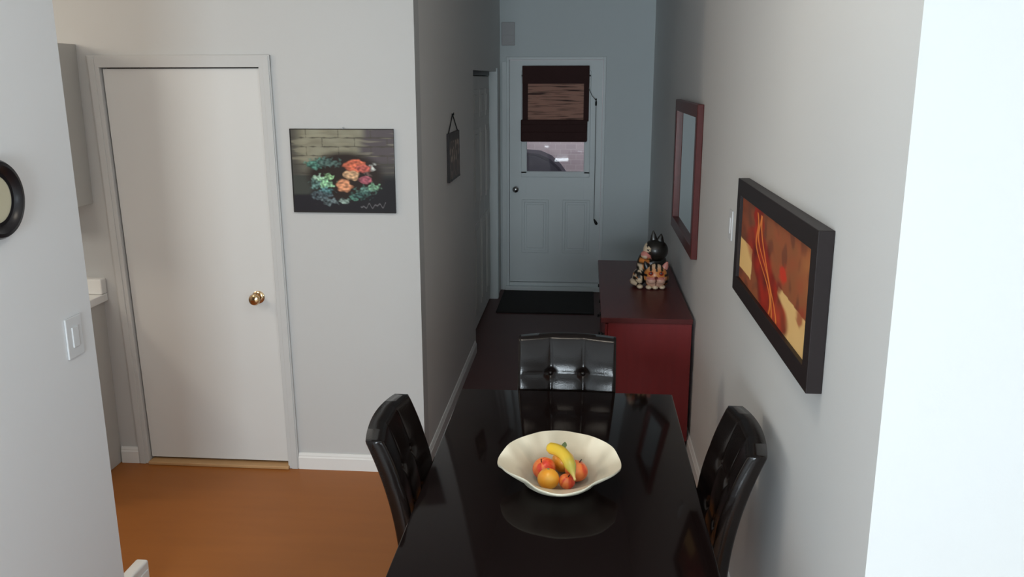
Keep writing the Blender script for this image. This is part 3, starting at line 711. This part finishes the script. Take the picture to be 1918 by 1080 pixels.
def orange(label, c, r, leaf=False):
    t = thing('orange', c, label, 'orange', 'fruit in the cream bowl'); c = Vector(c)
    b = ball(B(), c, (r, r, r*.95), (36, 24))
    obj('peel', b, M['fruitskin'], t, 180, lambda p: mixc(ORA, YEL, .35+.35*nz((p.x-c.x)*40, (p.y-c.y)*40, p.z*40)))
    obj('navel', ball(B(), c+Vector((0, .002, r*.94)), (.004, .004, .002), (10, 8)), M['leafgreen'], t)
    if leaf:
        b = B(); L = [(0, 0), (.25, .006), (.55, .009), (.8, .006), (1, 0)]
        base, d = c+Vector((.0, .012, r*.92)), Vector((.004, .012, .018)); s = Vector((1, -.2, .1)).normalized()
        lo = []
        for tt, wd in L: lo.append((base+d*tt*1.2, wd))
        prev = None
        for p_, wd in lo:
            row = [b.verts.new(p_-s*wd), b.verts.new(p_+Vector((0, 0, -.002))), b.verts.new(p_+s*wd)]
            if prev:
                for k in range(2): b.faces.new((prev[k], prev[k+1], row[k+1], row[k]))
            prev = row
        bmesh.ops.solidify(b, geom=b.faces[:], thickness=.0006); bmesh.ops.remove_doubles(b, verts=b.verts, dist=.00001)
        obj('leaf', b, M['leafgreen'], t)
M['leafgreen'] = mat('green_leaf', rgb(110, 132, 86), .5)
apple('apple', 'red and orange apple at the left side of the fruit bowl', (-.1135, 2.530, .797), .0355, (.35, -.3, 2.6))
apple('apple', 'red apple with pale flecks at the right side of fruit bowl', (-.0135, 2.522, .797), .0355, (-.2, .35, .4))
apple('apple', 'small red apple between the front orange and the banana tip in bowl', (-.041, 2.468, .786), .0245, (.3, .2, 1.5))
orange('bright orange at the front of the fruit bowl', (-.0975, 2.464, .7945), .0335)
orange('bright orange with a small leaf at back of the fruit bowl', (-.056, 2.588, .7975), .0365, True)
bn = thing('banana', (-.06, 2.52, .83), 'yellow green banana lying across the other fruit in bowl', 'banana', 'fruit in the cream bowl')
A0, A1 = Vector((-.102, 2.588, .842)), Vector((-.016, 2.425, .812)); pts, rs = [], []
for k in range(25):
    t_ = k/24; p = A0.lerp(A1, t_)+Vector((.010, .004, .024))*math.sin(PI*t_); pts.append(p)
    rs.append(.0190*(sm(-.10, .10, t_)*.75+.25)*(1-.80*sm(.70, .98, t_)) if t_ > 0 else .007)
def ban_col(p):
    t_ = (p-A0).dot(A1-A0)/(A1-A0).length_squared
    c = mixc(rgb(250, 206, 44), rgb(238, 200, 66), sm(.0, .5, t_)); c = mixc(c, rgb(176, 166, 74), sm(.55, .85, t_)); c = mixc(c, rgb(222, 190, 120), sm(.84, .98, t_))
    return mixc(c, rgb(90, 70, 30), sm(.02, -.03, t_))
obj('peel', tube(B(), pts, rs, 10), M['fruitskin'], bn, 50, ban_col)

# ---------------------------------------------------------------- light
def area(name, loc, rot, sx, sy, e, col):
    l = bpy.data.lights.new(name, 'AREA'); l.shape = 'RECTANGLE'; l.size = sx; l.size_y = sy; l.energy = e; l.color = col
    o = bpy.data.objects.new(name, l); COL.objects.link(o); o.location = loc; o.rotation_euler = rot; return o
a0, a1 = WINS[0]
area('daylight_window', ((a0+a1)/2, -2.46, (WB0+WB1)/2), (PI/2, 0, 0), a1-a0-.1, WB1-WB0-.1, 116, (.81, .925, 1.0))
area('kitchen_fill', (-2.8, 1.3, HC-.06), (math.radians(28), 0, 0), .9, .9, 29, (1.0, .93, .84))  # added overhead fill for the dim kitchen end of the front wall
area('side_fill', (2.76, (SY0+SY1)/2, (WZ0+WZ1)/2), (0, PI/2, 0), WZ1-WZ0-.1, SY1-SY0-.1, 24, (.78, .91, 1.0))  # added fill through the side window, brightens the near left wall
area('dining_fill', (-.25, 2.0, HC-.03), (0, 0, 0), .45, .45, 7, (1.0, .9, .76))  # added overhead fill to brighten the bowl and side walls
area('kitchen_lamp', (-3.7, 2.85, 2.5), (0, math.radians(-72), 0), .45, .45, 14, (1.0, .88, .72))
w = bpy.data.worlds.new('overcast_sky'); S.world = w; w.use_nodes = True
w.node_tree.nodes['Background'].inputs[0].default_value = (.86, .92, 1.0, 1); w.node_tree.nodes['Background'].inputs[1].default_value = .95

# ---------------------------------------------------------------- camera
f = 1642.0
Y = Vector((142, 393, f)).normalized(); U = Vector((-8, 6860, -f)); Z = (U-Y*U.dot(Y)).normalized(); X = Y.cross(Z)
if X.x < 0: X = -X
cm = bpy.data.cameras.new('camera'); cm.sensor_width = 36; cm.lens = 36*f/1918; cm.clip_start = .02
co = bpy.data.objects.new('camera', cm); COL.objects.link(co)
right = Vector((X[0], Y[0], Z[0])); upv = Vector((X[1], Y[1], Z[1])); fwd = Vector((X[2], Y[2], Z[2]))
co.matrix_world = Matrix(((right.x, upv.x, -fwd.x, 0), (right.y, upv.y, -fwd.y, 0), (right.z, upv.z, -fwd.z, 1.98), (0, 0, 0, 1)))
S.camera = co
vs = S.view_settings; vs.view_transform = 'Standard'; vs.look = 'None'; vs.exposure = .12; vs.gamma = 1; vs.use_curve_mapping = False
